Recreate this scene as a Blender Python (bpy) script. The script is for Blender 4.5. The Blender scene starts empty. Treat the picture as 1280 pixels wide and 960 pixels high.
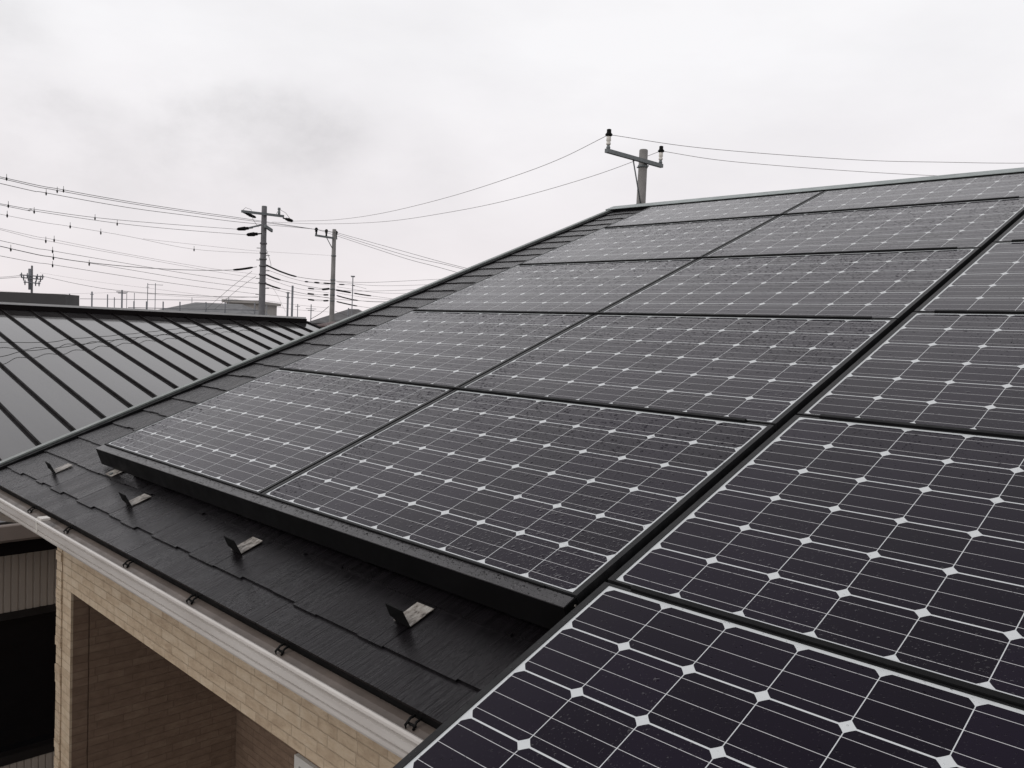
import bpy, math, random
from mathutils import Vector, Matrix
random.seed(7)
SC = bpy.context.scene
COL = SC.collection

# ------------------------------------------------------------------ camera
TH = math.radians(21.6)          # roof pitch
CT, ST = math.cos(TH), math.sin(TH)
Z0 = 6.4                         # height of the panel plane's origin
FPX = 1065.96                    # focal length in 1280-px units
CAM = Vector((4.21115, -1.53207, 7.00271))
RIGHT = Vector((0.70852847, 0.70442029, 0.04218366))
DOWN = Vector((0.07123, -0.01191757, -0.99738872))
FWD = Vector((-0.70207813, 0.70968304, -0.0586198))
cam = bpy.data.cameras.new('camera')
camo = bpy.data.objects.new('camera', cam)
COL.objects.link(camo)
cam.sensor_width = 36
cam.lens = FPX / 1280 * 36
cam.clip_start = 0.05
cam.clip_end = 3000
m = Matrix.Identity(4)
for i in range(3):
    m[i][0] = RIGHT[i]; m[i][1] = -DOWN[i]; m[i][2] = -FWD[i]; m[i][3] = CAM[i]
camo.matrix_world = m
SC.camera = camo

# ------------------------------------------------------------------ sky and sun
def ray(x, y):
    return RIGHT * ((x - 640) / FPX) + DOWN * ((y - 480) / FPX) + FWD
def at(x, y, d):
    return CAM + ray(x, y) * d

W = bpy.data.worlds.new('World')
SC.world = W
W.use_nodes = True
wn, wl = W.node_tree.nodes, W.node_tree.links
for n in list(wn): wn.remove(n)
out = wn.new('ShaderNodeOutputWorld')
bg = wn.new('ShaderNodeBackground'); bg.inputs['Strength'].default_value = 0.1
wl.new(bg.outputs[0], out.inputs[0])
SUN_EL, SUN_AZ = math.radians(38), math.radians(196)   # azimuth clockwise from +Y
sky = wn.new('ShaderNodeTexSky'); sky.sky_type = 'NISHITA'; sky.sun_disc = False
sky.sun_elevation = SUN_EL; sky.sun_rotation = SUN_AZ
tc = wn.new('ShaderNodeTexCoord')
def wmath(op, a, b=None, c=None):
    n = wn.new('ShaderNodeMath'); n.operation = op
    for i, v in enumerate((a, b, c)):
        if v is None: continue
        if isinstance(v, (int, float)): n.inputs[i].default_value = v
        else: wl.new(v, n.inputs[i])
    return n.outputs[0]
def wvec(op, a, b):
    n = wn.new('ShaderNodeVectorMath'); n.operation = op
    for i, v in enumerate((a, b)):
        if isinstance(v, (tuple, list, Vector)): n.inputs[i].default_value = v
        else: wl.new(v, n.inputs[i])
    return n
mp = wn.new('ShaderNodeMapping'); mp.inputs['Scale'].default_value = (1, 1, 2.6)
wl.new(tc.outputs['Generated'], mp.inputs[0])
nz = wn.new('ShaderNodeTexNoise'); nz.inputs['Scale'].default_value = 2.6
nz.inputs['Detail'].default_value = 7; nz.inputs['Roughness'].default_value = 0.55
wl.new(mp.outputs[0], nz.inputs['Vector'])
mp2 = wn.new('ShaderNodeMapping'); mp2.inputs['Scale'].default_value = (1, 1, 1.5); wl.new(tc.outputs['Generated'], mp2.inputs[0])
nz2 = wn.new('ShaderNodeTexNoise'); nz2.inputs['Scale'].default_value = 8
nz2.inputs['Detail'].default_value = 6; nz2.inputs['Roughness'].default_value = 0.6
wl.new(mp2.outputs[0], nz2.inputs['Vector'])
# warped direction, so that cloud banks have ragged edges
off = wvec('SUBTRACT', nz2.outputs['Color'], (0.5, 0.5, 0.5))
offs = wvec('SCALE', off.outputs[0], (0, 0, 0)); offs.inputs['Scale'].default_value = 0.085
wd = wvec('ADD', tc.outputs['Generated'], offs.outputs[0])
dark = None
for (px, py, rx, rz, amt) in ((350, 150, .075, .034, .13), (430, 165, .045, .030, .07), (235, 150, .045, .026, .08), (85, 140, .045, .018, .09),
                              (0, 22, .04, .03, .13), (300, 205, .14, .035, .07), (560, 215, .05, .05, .04),
                              (90, 225, .16, .07, .06)):
    d = ray(px, py).normalized()
    dl = wvec('SUBTRACT', wd.outputs[0], tuple(d))
    hd = RIGHT.copy(); hd.z = 0; hd.normalize()
    a = wvec('DOT_PRODUCT', dl.outputs[0], tuple(hd)).outputs['Value']
    b = wvec('DOT_PRODUCT', dl.outputs[0], (0, 0, 1)).outputs['Value']
    e = wmath('ADD', wmath('POWER', wmath('ABSOLUTE', wmath('DIVIDE', a, rx)), 2), wmath('POWER', wmath('ABSOLUTE', wmath('DIVIDE', b, rz)), 2))
    g = wmath('MULTIPLY', wmath('POWER', 2.718, wmath('MULTIPLY', e, -1)), amt)
    # only in front of this bank (the exponential already kills the far side)
    dark = g if dark is None else wmath('ADD', dark, g)
mod = wmath('MAXIMUM', wmath('MULTIPLY_ADD', nz2.outputs['Fac'], 3.2, -0.75), 0.1)
dark = wmath('MULTIPLY', dark, wmath('MULTIPLY', mod, 1.1))
ramp = wn.new('ShaderNodeValToRGB')
ramp.color_ramp.elements[0].position = 0.30; ramp.color_ramp.elements[0].color = (8.85, 8.70, 8.86, 1)
ramp.color_ramp.elements[1].position = 0.62; ramp.color_ramp.elements[1].color = (9.85, 9.72, 9.86, 1)
wl.new(nz.outputs['Fac'], ramp.inputs[0])
sepz = wn.new('ShaderNodeSeparateXYZ'); wl.new(tc.outputs['Generated'], sepz.inputs[0])
zen = wn.new('ShaderNodeMapRange'); zen.interpolation_type = 'SMOOTHSTEP'; zen.inputs['From Min'].default_value = 0.45; zen.inputs['From Max'].default_value = 0.95
zen.inputs['To Min'].default_value = 1.0; zen.inputs['To Max'].default_value = 0.42; wl.new(sepz.outputs[2], zen.inputs[0])
br = wmath('MULTIPLY', wmath('SUBTRACT', 1.0, dark), zen.outputs[0])
cl = wvec('SCALE', ramp.outputs[0], (0, 0, 0)); wl.new(br, cl.inputs['Scale'])
sep = wn.new('ShaderNodeSeparateXYZ'); wl.new(tc.outputs['Generated'], sep.inputs[0])
low = wn.new('ShaderNodeMapRange'); low.inputs['From Min'].default_value = 0.0; low.inputs['From Max'].default_value = 0.30
low.inputs['To Min'].default_value = 1.0; low.inputs['To Max'].default_value = 0.0; wl.new(sep.outputs[2], low.inputs[0])
warm = wn.new('ShaderNodeMixRGB'); warm.blend_type = 'MULTIPLY'; wl.new(low.outputs[0], warm.inputs[0]); warm.inputs[2].default_value = (0.95, 0.895, 0.90, 1)
mix = wn.new('ShaderNodeMixRGB'); mix.inputs[0].default_value = 0.95
wl.new(sky.outputs[0], mix.inputs[1]); wl.new(cl.outputs[0], warm.inputs[1]); wl.new(warm.outputs[0], mix.inputs[2])
wl.new(mix.outputs[0], bg.inputs['Color'])

sun = bpy.data.lights.new('sun', 'SUN'); sun.energy = 0.8; sun.angle = math.radians(40)
sun.color = (1, 0.97, 0.93)
suno = bpy.data.objects.new('sun', sun); COL.objects.link(suno)
suno.rotation_euler = Vector((-math.sin(SUN_AZ) * math.cos(SUN_EL), -math.cos(SUN_AZ) * math.cos(SUN_EL), -math.sin(SUN_EL))).to_track_quat('-Z', 'Y').to_euler()
SC.view_settings.view_transform = 'Standard'
SC.view_settings.look = 'None'
SC.view_settings.exposure = 0.0
SC.view_settings.gamma = 1.0
SC.view_settings.use_curve_mapping = False

# ------------------------------------------------------------------ materials
class NT:
    def __init__(s, name):
        s.m = bpy.data.materials.new(name); s.m.use_nodes = True
        s.t = s.m.node_tree; s.n = s.t.nodes; s.l = s.t.links
        s.b = s.n['Principled BSDF']
    def set(s, sock, v):
        if isinstance(v, bpy.types.NodeSocket): s.l.new(v, sock)
        elif isinstance(v, (tuple, list)) and len(v) == 3 and sock.type == 'RGBA': sock.default_value = (*v, 1)
        else: sock.default_value = v
    def p(s, **k):
        nm = dict(base='Base Color', rough='Roughness', metal='Metallic', ior='IOR', spec='Specular IOR Level', normal='Normal', coat='Coat Weight', coatr='Coat Roughness', coati='Coat IOR', coatn='Coat Normal', tint='Specular Tint')
        for a, v in k.items(): s.set(s.b.inputs[nm[a]], v)
        return s
    def math(s, op, a, b=None, c=None, clamp=False):
        n = s.n.new('ShaderNodeMath'); n.operation = op; n.use_clamp = clamp
        for i, v in enumerate((a, b, c)):
            if v is not None: s.set(n.inputs[i], v)
        return n.outputs[0]
    def coord(s, kind='Object', scale=(1, 1, 1), rnd=False):
        tcn = s.n.new('ShaderNodeTexCoord'); mpn = s.n.new('ShaderNodeMapping')
        mpn.inputs['Scale'].default_value = scale
        s.l.new(tcn.outputs[kind], mpn.inputs[0])
        return mpn.outputs[0]
    def pos(s, scale=(1, 1, 1)):
        g = s.n.new('ShaderNodeNewGeometry'); mpn = s.n.new('ShaderNodeMapping')
        mpn.inputs['Scale'].default_value = scale
        s.l.new(g.outputs['Position'], mpn.inputs[0])
        return mpn.outputs[0]
    def noise(s, vec, scale, detail=4, rough=0.55, outp='Fac'):
        n = s.n.new('ShaderNodeTexNoise'); n.inputs['Scale'].default_value = scale
        n.inputs['Detail'].default_value = detail; n.inputs['Roughness'].default_value = rough
        s.l.new(vec, n.inputs['Vector']); return n.outputs[outp]
    def ramp(s, fac, *stops):
        n = s.n.new('ShaderNodeValToRGB'); e = n.color_ramp.elements
        while len(e) < len(stops): e.new(0.5)
        for q, (p_, c_) in zip(e, stops):
            q.position = p_; q.color = (*c_, 1) if isinstance(c_, (tuple, list)) else (c_, c_, c_, 1)
        s.l.new(fac, n.inputs[0]); return n.outputs[0]
    def mix(s, fac, a, b, mode='MIX'):
        n = s.n.new('ShaderNodeMixRGB'); n.blend_type = mode
        s.set(n.inputs[0], fac); s.set(n.inputs[1], a); s.set(n.inputs[2], b); return n.outputs[0]
    def bump(s, h, strength=0.3, dist=0.01, normal=None):
        n = s.n.new('ShaderNodeBump'); n.inputs['Strength'].default_value = strength
        n.inputs['Distance'].default_value = dist
        s.set(n.inputs['Height'], h)
        if normal is not None: s.l.new(normal, n.inputs['Normal'])
        return n.outputs[0]
    def drops(s, vec, scale, rmax, dens, k=0.8):
        """rain drops as little domes: returns (tilt vector, mask), the tilt growing from a drop's middle to its rim"""
        v = s.n.new('ShaderNodeTexVoronoi'); v.inputs['Scale'].default_value = scale
        s.l.new(vec, v.inputs['Vector'])
        sep = s.n.new('ShaderNodeSeparateColor'); s.l.new(v.outputs['Color'], sep.inputs[0])
        pres = s.math('LESS_THAN', sep.outputs[0], dens)
        r = s.math('MULTIPLY_ADD', sep.outputs[1], rmax * 0.6, rmax * 0.4)
        mask = s.math('MULTIPLY', s.math('LESS_THAN', v.outputs['Distance'], r), pres)
        d = s.n.new('ShaderNodeVectorMath'); d.operation = 'SUBTRACT'
        s.l.new(vec, d.inputs[0]); s.l.new(v.outputs['Position'], d.inputs[1])
        sc = s.n.new('ShaderNodeVectorMath'); sc.operation = 'SCALE'; s.l.new(d.outputs[0], sc.inputs[0])
        s.set(sc.inputs['Scale'], s.math('MULTIPLY', mask, s.math('DIVIDE', k * scale, r)))
        return sc.outputs[0], mask
    def dropnormal(s, *tilts, base=None):
        if base is None:
            base = s.n.new('ShaderNodeNewGeometry').outputs['Normal']
        for t_ in tilts:
            a = s.n.new('ShaderNodeVectorMath'); a.operation = 'ADD'; s.l.new(base, a.inputs[0]); s.l.new(t_, a.inputs[1]); base = a.outputs[0]
        nm = s.n.new('ShaderNodeVectorMath'); nm.operation = 'NORMALIZE'; s.l.new(base, nm.inputs[0])
        return nm.outputs[0]

def simple(name, base, rough=0.5, var=0.25, scale=6, ior=1.45, metal=0.0, bump=0.0, bscale=60, kind='Object'):
    t = NT(name); v = t.coord(kind)
    n = t.noise(v, scale, 6)
    lo = tuple(c * (1 - var) for c in base); hi = tuple(min(1, c * (1 + var)) for c in base)
    t.p(base=t.ramp(n, (0.3, lo), (0.7, hi)), ior=ior, metal=metal)
    n2 = t.noise(v, scale * 3, 4)
    t.p(rough=t.ramp(n2, (0.3, max(0.02, rough * 0.8)), (0.7, min(1, rough * 1.2))))
    if bump:
        t.p(normal=t.bump(t.noise(v, bscale, 4), bump, 0.004))
    return t.m

MT = {}
P = 0.159                               # cell pitch
# --- photovoltaic laminate, UV in cell units
t = NT('solar_laminate')
uvn = t.n.new('ShaderNodeUVMap'); sp = t.n.new('ShaderNodeSeparateXYZ'); t.l.new(uvn.outputs[0], sp.inputs[0])
U, V = sp.outputs[0], sp.outputs[1]
fu = t.math('FRACT', U); fv = t.math('FRACT', V)
au = t.math('ABSOLUTE', t.math('SUBTRACT', fu, 0.5)); av = t.math('ABSOLUTE', t.math('SUBTRACT', fv, 0.5))
c1 = t.math('LESS_THAN', au, 0.5 - 0.0060); c2 = t.math('LESS_THAN', av, 0.5 - 0.0125)
rad = t.math('ADD', t.math('MULTIPLY', au, au), t.math('MULTIPLY', av, av))
c3 = t.math('LESS_THAN', rad, 0.632 ** 2)
def inside(x, hi):
    return t.math('MULTIPLY', t.math('GREATER_THAN', x, 0.0), t.math('LESS_THAN', x, hi))
cell = t.math('MULTIPLY', t.math('MULTIPLY', c1, c2), t.math('MULTIPLY', c3, t.math('MULTIPLY', inside(U, 9.0), t.math('ADD', inside(V, 6.0), t.math('MULTIPLY', t.math('GREATER_THAN', V, 10.0), t.math('LESS_THAN', V, 14.0))))))
bus = t.math('ABSOLUTE', t.math('SUBTRACT', t.math('FRACT', t.math('MULTIPLY', V, 3.0)), 0.5))
busm = t.math('LESS_THAN', bus, 0.0120)
pv = t.pos()
glint = t.math('GREATER_THAN', t.noise(pv, 70, 3), 0.34)
busm = t.math('MULTIPLY', busm, t.math('MULTIPLY_ADD', glint, 0.5, 0.5))
busm = t.math('MULTIPLY', busm, inside(U, 9.0))
# faint colour differences cell by cell
wn_ = t.n.new('ShaderNodeTexWhiteNoise'); wn_.noise_dimensions = '3D'
cb = t.n.new('ShaderNodeCombineXYZ'); oi = t.n.new('ShaderNodeObjectInfo')
t.l.new(t.math('FLOOR', U), cb.inputs[0]); t.l.new(t.math('FLOOR', V), cb.inputs[1]); t.l.new(t.math('MULTIPLY', oi.outputs['Random'], 97.0), cb.inputs[2])
t.l.new(cb.outputs[0], wn_.inputs['Vector'])
cellc = t.mix(wn_.outputs['Value'], (0.0028, 0.0015, 0.0062), (0.0064, 0.0038, 0.0118))
colr = t.mix(cell, (0.64, 0.665, 0.675), cellc)
colr = t.mix(t.math('MULTIPLY', busm, cell), colr, (0.60, 0.60, 0.61))
dirt = t.noise(pv, 2.2, 6)
colr = t.mix(t.ramp(dirt, (0.45, 0.0), (0.8, 0.006)), colr, (0.25, 0.23, 0.22))
sx = t.n.new('ShaderNodeSeparateXYZ'); t.l.new(pv, sx.inputs[0])
left = t.math('LESS_THAN', sx.outputs[0], 2.96)          # the left block's glass beads more
dn = t.math('ADD', t.noise(pv, 1.5, 5, 0.65), t.math('MULTIPLY_ADD', left, 0.10, -0.04))
dens = t.ramp(dn, (0.38, 0.05), (0.60, 0.85))
ts = t.n.new('ShaderNodeMapping'); ts.inputs['Scale'].default_value = (1.0, 1.0, 1.0); t.l.new(pv, ts.inputs[0])
d1, m1 = t.drops(pv, 54, 0.40, t.math('MULTIPLY', dens, t.math('MULTIPLY_ADD', left, 0.90, 0.02)), 0.95)
d2, m2 = t.drops(pv, 115, 0.42, t.math('MULTIPLY', t.math('MULTIPLY_ADD', dens, 0.7, 0.15), t.math('MULTIPLY_ADD', left, 0.6, 0.4)), 0.9)
d3, m3 = t.drops(pv, 240, 0.42, t.math('MULTIPLY_ADD', dens, 0.35, 0.15), 0.7)
wav = t.noise(pv, 14, 3)
nb = t.bump(wav, 0.05, 0.004)
nb = t.dropnormal(d1, d2, d3, base=nb)
t.p(base=colr, ior=1.32, tint=(1.0, 0.885, 0.985), rough=t.ramp(dirt, (0.3, 0.05), (0.7, 0.10)), normal=nb)
MT['laminate'] = t.m

t = NT('anodised_frame'); v = t.pos()
d1, m1 = t.drops(v, 120, 0.4, 0.5)
t.p(base=t.ramp(t.noise(v, 30, 4), (0.3, (0.012, 0.012, 0.013)), (0.7, (0.022, 0.022, 0.023))), rough=0.42, ior=1.30, normal=t.dropnormal(d1))
MT['frame'] = t.m

t = NT('black_trim_sheen'); v = t.pos()
d1, m1 = t.drops(v, 75, 0.46, 0.8, 1.0); d2, m2 = t.drops(v, 140, 0.48, 0.9, 1.0)
gn = t.n.new('ShaderNodeNewGeometry'); sz = t.n.new('ShaderNodeSeparateXYZ'); t.l.new(gn.outputs['True Normal'], sz.inputs[0])
up = t.math('GREATER_THAN', sz.outputs[2], 0.6)      # drops rest on top faces only
def lay(v_):
    sc_ = t.n.new('ShaderNodeVectorMath'); sc_.operation = 'SCALE'; t.l.new(v_, sc_.inputs[0]); t.l.new(up, sc_.inputs['Scale']); return sc_.outputs[0]
t.p(base=t.ramp(t.noise(v, 12, 5), (0.3, (0.030, 0.028, 0.030)), (0.7, (0.050, 0.047, 0.050))), rough=0.28, ior=1.6, normal=t.dropnormal(lay(d1), lay(d2)))  # skirt sheet again, its sky sheen put into a lighter base colour
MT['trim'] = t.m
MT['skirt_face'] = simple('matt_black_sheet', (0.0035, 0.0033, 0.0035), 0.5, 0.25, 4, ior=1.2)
MT['bar'] = simple('black_bar', (0.006, 0.006, 0.0065), 0.5, ior=1.22)

# --- wet slate
t = NT('slate_shingle'); v = t.coord('Object', (78, 5, 30)); v2 = t.coord('Object', (1, 1, 1)); v3 = t.coord('Object', (150, 8, 10))
uvn = t.n.new('ShaderNodeUVMap'); sp = t.n.new('ShaderNodeSeparateXYZ'); t.l.new(uvn.outputs[0], sp.inputs[0])
streak = t.noise(v, 1.0, 4, 0.6); streak2 = t.noise(v3, 1.0, 4, 0.6)
big = t.noise(v2, 2.4, 6)
base = t.ramp(streak, (0.38, (0.0022, 0.0018, 0.0022)), (0.64, (0.0088, 0.0074, 0.0088)))
base = t.mix(t.ramp(big, (0.35, 0.0), (0.75, 0.5)), base, (0.0065, 0.0056, 0.0064))
tone = t.math('MULTIPLY_ADD', sp.outputs[0], 0.35, 0.8)
base = t.mix(1.0, base, t.mix(1.0, (1, 1, 1), tone, 'MULTIPLY'), 'MULTIPLY')
runs = t.noise(t.coord('Object', (9, 1.2, 1)), 1.0, 5, 0.6)
t.p(base=base, rough=t.ramp(runs, (0.35, 0.17), (0.62, 0.34)), ior=1.34,
    tint=(1.0, 0.94, 0.99), normal=t.bump(t.math('ADD', streak, t.math('MULTIPLY', streak2, 0.7)), 0.6, 0.0045))
MT['slate'] = t.m

MT['verge'] = simple('verge_metal', (0.20, 0.22, 0.21), 0.4, 0.15, 5, metal=0.0)
MT['pale_metal'] = simple('pale_flashing', (0.5, 0.5, 0.5), 0.4, 0.1, 2)
MT['verge_dark'] = simple('dark_flashing_and_shade', (0.006, 0.006, 0.0065), 0.55, 0.2, 8, ior=1.18)
MT['cap'] = simple('ridge_metal', (0.24, 0.275, 0.27), 0.4, 0.15, 4)
MT['void'] = simple('underlay', (0.008, 0.008, 0.008), 0.9)

# --- gutter plastic
t = NT('gutter_plastic'); v = t.coord('Object'); vs = t.coord('Object', (3, 25, 25))
g = t.noise(vs, 1.0, 6, 0.65)
t.p(base=t.ramp(g, (0.30, (0.47, 0.435, 0.405)), (0.70, (0.60, 0.57, 0.54))), rough=0.24, ior=1.5, normal=t.bump(t.noise(v, 40, 3), 0.05, 0.003))
MT['gutter'] = t.m
MT['trough'] = simple('shaded_gutter_inside', (0.13, 0.105, 0.09), 0.45, 0.25, 8)  # same plastic, darker: the shade inside the gutter put into its colour
MT['soffit'] = simple('fascia_board', (0.20, 0.165, 0.145), 0.6, 0.15, 3)

# --- split-face tile, UV in metres
def tile(name, cols, rowh=0.043, w=0.16, bumpk=0.75):
    t = NT(name)
    uvn = t.n.new('ShaderNodeUVMap')
    bt = t.n.new('ShaderNodeTexBrick'); t.l.new(uvn.outputs[0], bt.inputs['Vector'])
    bt.inputs['Scale'].default_value = 1.0; bt.inputs['Brick Width'].default_value = w; bt.inputs['Row Height'].default_value = rowh
    bt.inputs['Mortar Size'].default_value = 0.0022; bt.inputs['Mortar Smooth'].default_value = 0.3; bt.inputs['Bias'].default_value = 0.0
    bt.inputs['Color1'].default_value = (0.0, 0, 0, 1); bt.inputs['Color2'].default_value = (1, 1, 1, 1); bt.inputs['Mortar'].default_value = (0.5, 0.5, 0.5, 1)
    bt.offset = 0.37; bt.squash = 0.7; bt.squash_frequency = 3
    v = t.n.new('ShaderNodeMapping'); v.inputs['Scale'].default_value = (13, 24, 1); t.l.new(uvn.outputs[0], v.inputs[0])
    n1 = t.noise(v.outputs[0], 1.0, 6, 0.65)
    v2 = t.n.new('ShaderNodeMapping'); v2.inputs['Scale'].default_value = (26, 60, 1); t.l.new(uvn.outputs[0], v2.inputs[0])
    n2 = t.noise(v2.outputs[0], 1.0, 6, 0.7)
    f = t.math('ADD', t.math('MULTIPLY', bt.outputs['Color'], 0.19), t.math('MULTIPLY_ADD', n1, 0.80, -0.01))
    c = t.ramp(f, (0.20, cols[0]), (0.50, cols[1]), (0.80, cols[2]))
    c = t.mix(t.ramp(n2, (0.55, 0.0), (0.8, 0.35)), c, cols[0])
    c = t.mix(t.math('MULTIPLY', bt.outputs['Fac'], 0.36), c, tuple(q * 0.6 for q in cols[0]))
    h = t.math('SUBTRACT', t.math('ADD', t.math('MULTIPLY', n1, 0.8), t.math('ADD', t.math('MULTIPLY', bt.outputs['Color'], 0.5), t.math('MULTIPLY', n2, 0.4))), t.math('MULTIPLY', bt.outputs['Fac'], 1.2))
    t.p(base=c, rough=0.75, normal=t.bump(h, bumpk, 0.010))
    return t.m
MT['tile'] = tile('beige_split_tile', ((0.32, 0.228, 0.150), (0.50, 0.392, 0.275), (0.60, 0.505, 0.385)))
MT['tile_in'] = tile('shaded_split_tile', ((0.125, 0.080, 0.052), (0.19, 0.125, 0.085), (0.25, 0.18, 0.125)), 0.043, 0.20, 0.7)  # same wall tile, the shade of the recess put into a darker colour
MT['white_frame'] = simple('white_sash', (0.62, 0.60, 0.56), 0.4, 0.05)
MT['dark_glass'] = simple('dark_glass', (0.006, 0.006, 0.007), 0.06, 0.1, ior=1.5)
MT['dark_frame'] = simple('dark_sash', (0.014, 0.012, 0.012), 0.4, 0.2)
MT['siding'] = simple('ribbed_siding', (0.33, 0.285, 0.245), 0.6, 0.10, 3)
t = NT('metal_roof'); v = t.coord('Object'); vs = t.coord('Object', (0.6, 6, 1))
n1 = t.noise(vs, 1.0, 5, 0.6)
t.p(base=t.ramp(n1, (0.3, (0.030, 0.028, 0.029)), (0.7, (0.042, 0.040, 0.041))), rough=t.ramp(t.noise(v, 1.3, 5), (0.35, 0.04), (0.65, 0.10)), ior=1.62,
    normal=t.bump(t.noise(t.coord('Object', (1.2, 5, 1)), 1.0, 3), 0.08, 0.012))
MT['metal_roof'] = t.m
MT['seam'] = simple('seam_metal', (0.006, 0.0045, 0.0048), 0.55, 0.15, 2, ior=1.15)
MT['concrete'] = simple('pole_concrete', (0.22, 0.212, 0.205), 0.8, 0.16, 3, bump=0.2, bscale=30)
MT['concrete_dark'] = simple('pole_concrete_grey', (0.145, 0.143, 0.15), 0.8, 0.16, 3, bump=0.2, bscale=30)
MT['steel'] = simple('galvanised_steel', (0.14, 0.155, 0.16), 0.5, 0.2, 9)
MT['porcelain'] = simple('porcelain', (0.66, 0.63, 0.58), 0.25, 0.06)
MT['rubber'] = simple('black_rubber', (0.006, 0.006, 0.006), 0.6, 0.2, ior=1.2)
MT['wire'] = simple('cable_sheath', (0.07, 0.068, 0.07), 0.6, 0.1)
MT['wire_pale'] = simple('pale_cable', (0.27, 0.25, 0.25), 0.6, 0.1)
t = NT('worn_steel'); n1 = t.noise(t.pos((60, 25, 60)), 1.0, 5, 0.7)
t.p(base=t.ramp(n1, (0.36, (0.05, 0.04, 0.035)), (0.46, (0.24, 0.215, 0.19)), (0.62, (0.42, 0.40, 0.37))), rough=0.5)
MT['worn_steel'] = t.m
MT['far_roof'] = simple('far_roof', (0.13, 0.13, 0.135), 0.6, 0.12, 0.6)
MT['far_roof_dark'] = simple('far_roof_dark', (0.05, 0.047, 0.048), 0.55, 0.12, 0.6)
MT['far_roof_red'] = simple('far_roof_red', (0.07, 0.035, 0.032), 0.6, 0.12, 0.6)
MT['far_wall'] = simple('far_wall', (0.33, 0.31, 0.29), 0.8, 0.08, 0.4)
MT['far_wall_grey'] = simple('far_wall_grey', (0.30, 0.29, 0.29), 0.8, 0.08, 0.4)
MT['far_metal'] = simple('far_metal', (0.17, 0.175, 0.19), 0.6, 0.1, 1)
MT['asphalt'] = simple('asphalt', (0.13, 0.125, 0.12), 0.7, 0.25, 0.3, bump=0.2, bscale=40)

# ------------------------------------------------------------------ mesh helpers
class MB:
    def __init__(s): s.v = []; s.f = []; s.uv = []; s.smooth = []
    def face(s, pts, uv=None, smooth=False):
        i = len(s.v); s.v += [tuple(p) for p in pts]; s.f.append(tuple(range(i, i + len(pts))))
        if uv is None:
            a = Vector(pts[1]) - Vector(pts[0]); b = Vector(pts[-1]) - Vector(pts[0]); n = a.cross(b)
            ax = max(range(3), key=lambda k: abs(n[k]))
            uv = [((p[1], p[2]) if ax == 0 else (p[0], p[2]) if ax == 1 else (p[0], p[1])) for p in pts]
        s.uv.append(uv); s.smooth.append(smooth)
    def box(s, x0, x1, y0, y1, z0, z1, T=None):
        c = [(x, y, z) for z in (z0, z1) for y in (y0, y1) for x in (x0, x1)]
        if T: c = [tuple(T @ Vector(q)) for q in c]
        for q in ((0, 2, 3, 1), (4, 5, 7, 6), (0, 1, 5, 4), (2, 6, 7, 3), (1, 3, 7, 5), (0, 4, 6, 2)):
            s.face([c[k] for k in q])
        return s
    def extrude(s, prof, p0, p1, ax, closed=True, caps=True):
        """profile points (2D in the other two axes, cyclic order) swept from p0 to p1 along axis ax"""
        def mk(a, q):
            return {0: (a, q[0], q[1]), 1: (q[0], a, q[1]), 2: (q[0], q[1], a)}[ax]
        n = len(prof)
        for i in range(n if closed else n - 1):
            j = (i + 1) % n
            s.face([mk(p0, prof[i]), mk(p1, prof[i]), mk(p1, prof[j]), mk(p0, prof[j])])
        if caps and closed:
            s.face([mk(p0, q) for q in prof][::-1]); s.face([mk(p1, q) for q in prof])
        return s
    def tube(s, path, r, seg=8, caps=True):
        path = [Vector(q) for q in path]; rr = r if isinstance(r, (list, tuple)) else [r] * len(path)
        base = len(s.v); n = len(path)
        ref = None
        for i, q in enumerate(path):
            d = (path[min(i + 1, n - 1)] - path[max(i - 1, 0)]).normalized()
            if ref is None: ref = Vector((0, 0, 1)) if abs(d.z) < 0.9 else Vector((1, 0, 0))
            a = d.cross(ref).normalized(); b = a.cross(d).normalized()
            for k in range(seg):
                w = 2 * math.pi * k / seg
                s.v.append(tuple(q + (a * math.cos(w) + b * math.sin(w)) * rr[i]))
        for i in range(n - 1):
            for k in range(seg):
                k2 = (k + 1) % seg
                s.f.append((base + i * seg + k, base + i * seg + k2, base + (i + 1) * seg + k2, base + (i + 1) * seg + k))
                s.uv.append([(k / seg, i), (k2 / seg, i), (k2 / seg, i + 1), (k / seg, i + 1)]); s.smooth.append(True)
        if caps:
            for i, o in ((0, 1), (n - 1, -1)):
                q = [base + i * seg + k for k in range(seg)][::-o]
                s.f.append(tuple(q)); s.uv.append([(0, 0)] * seg); s.smooth.append(False)
        return s
    def lathe(s, prof, org, seg=14):
        """prof: (r, z) list from bottom to top round a vertical axis at org"""
        return s.tube([Vector(org) + Vector((0, 0, z)) + Vector((1e-6, 0, 0)) for r, z in prof], [r for r, z in prof], seg)
    def build(s, name, mat, parent=None, bevel=0.0):
        me = bpy.data.meshes.new(name); me.from_pydata(s.v, [], s.f)
        ul = me.uv_layers.new(name='UVMap'); k = 0
        flat = []
        for q in s.uv:
            for a in q: flat += [float(a[0]), float(a[1])]
        ul.data.foreach_set('uv', flat)
        me.polygons.foreach_set('use_smooth', s.smooth)
        me.materials.append(mat); me.update()
        o = bpy.data.objects.new(name, me); COL.objects.link(o)
        if parent is not None: o.parent = parent
        if bevel:
            md = o.modifiers.new('bevel', 'BEVEL'); md.width = bevel; md.segments = 2; md.limit_method = 'ANGLE'
        return o

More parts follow.
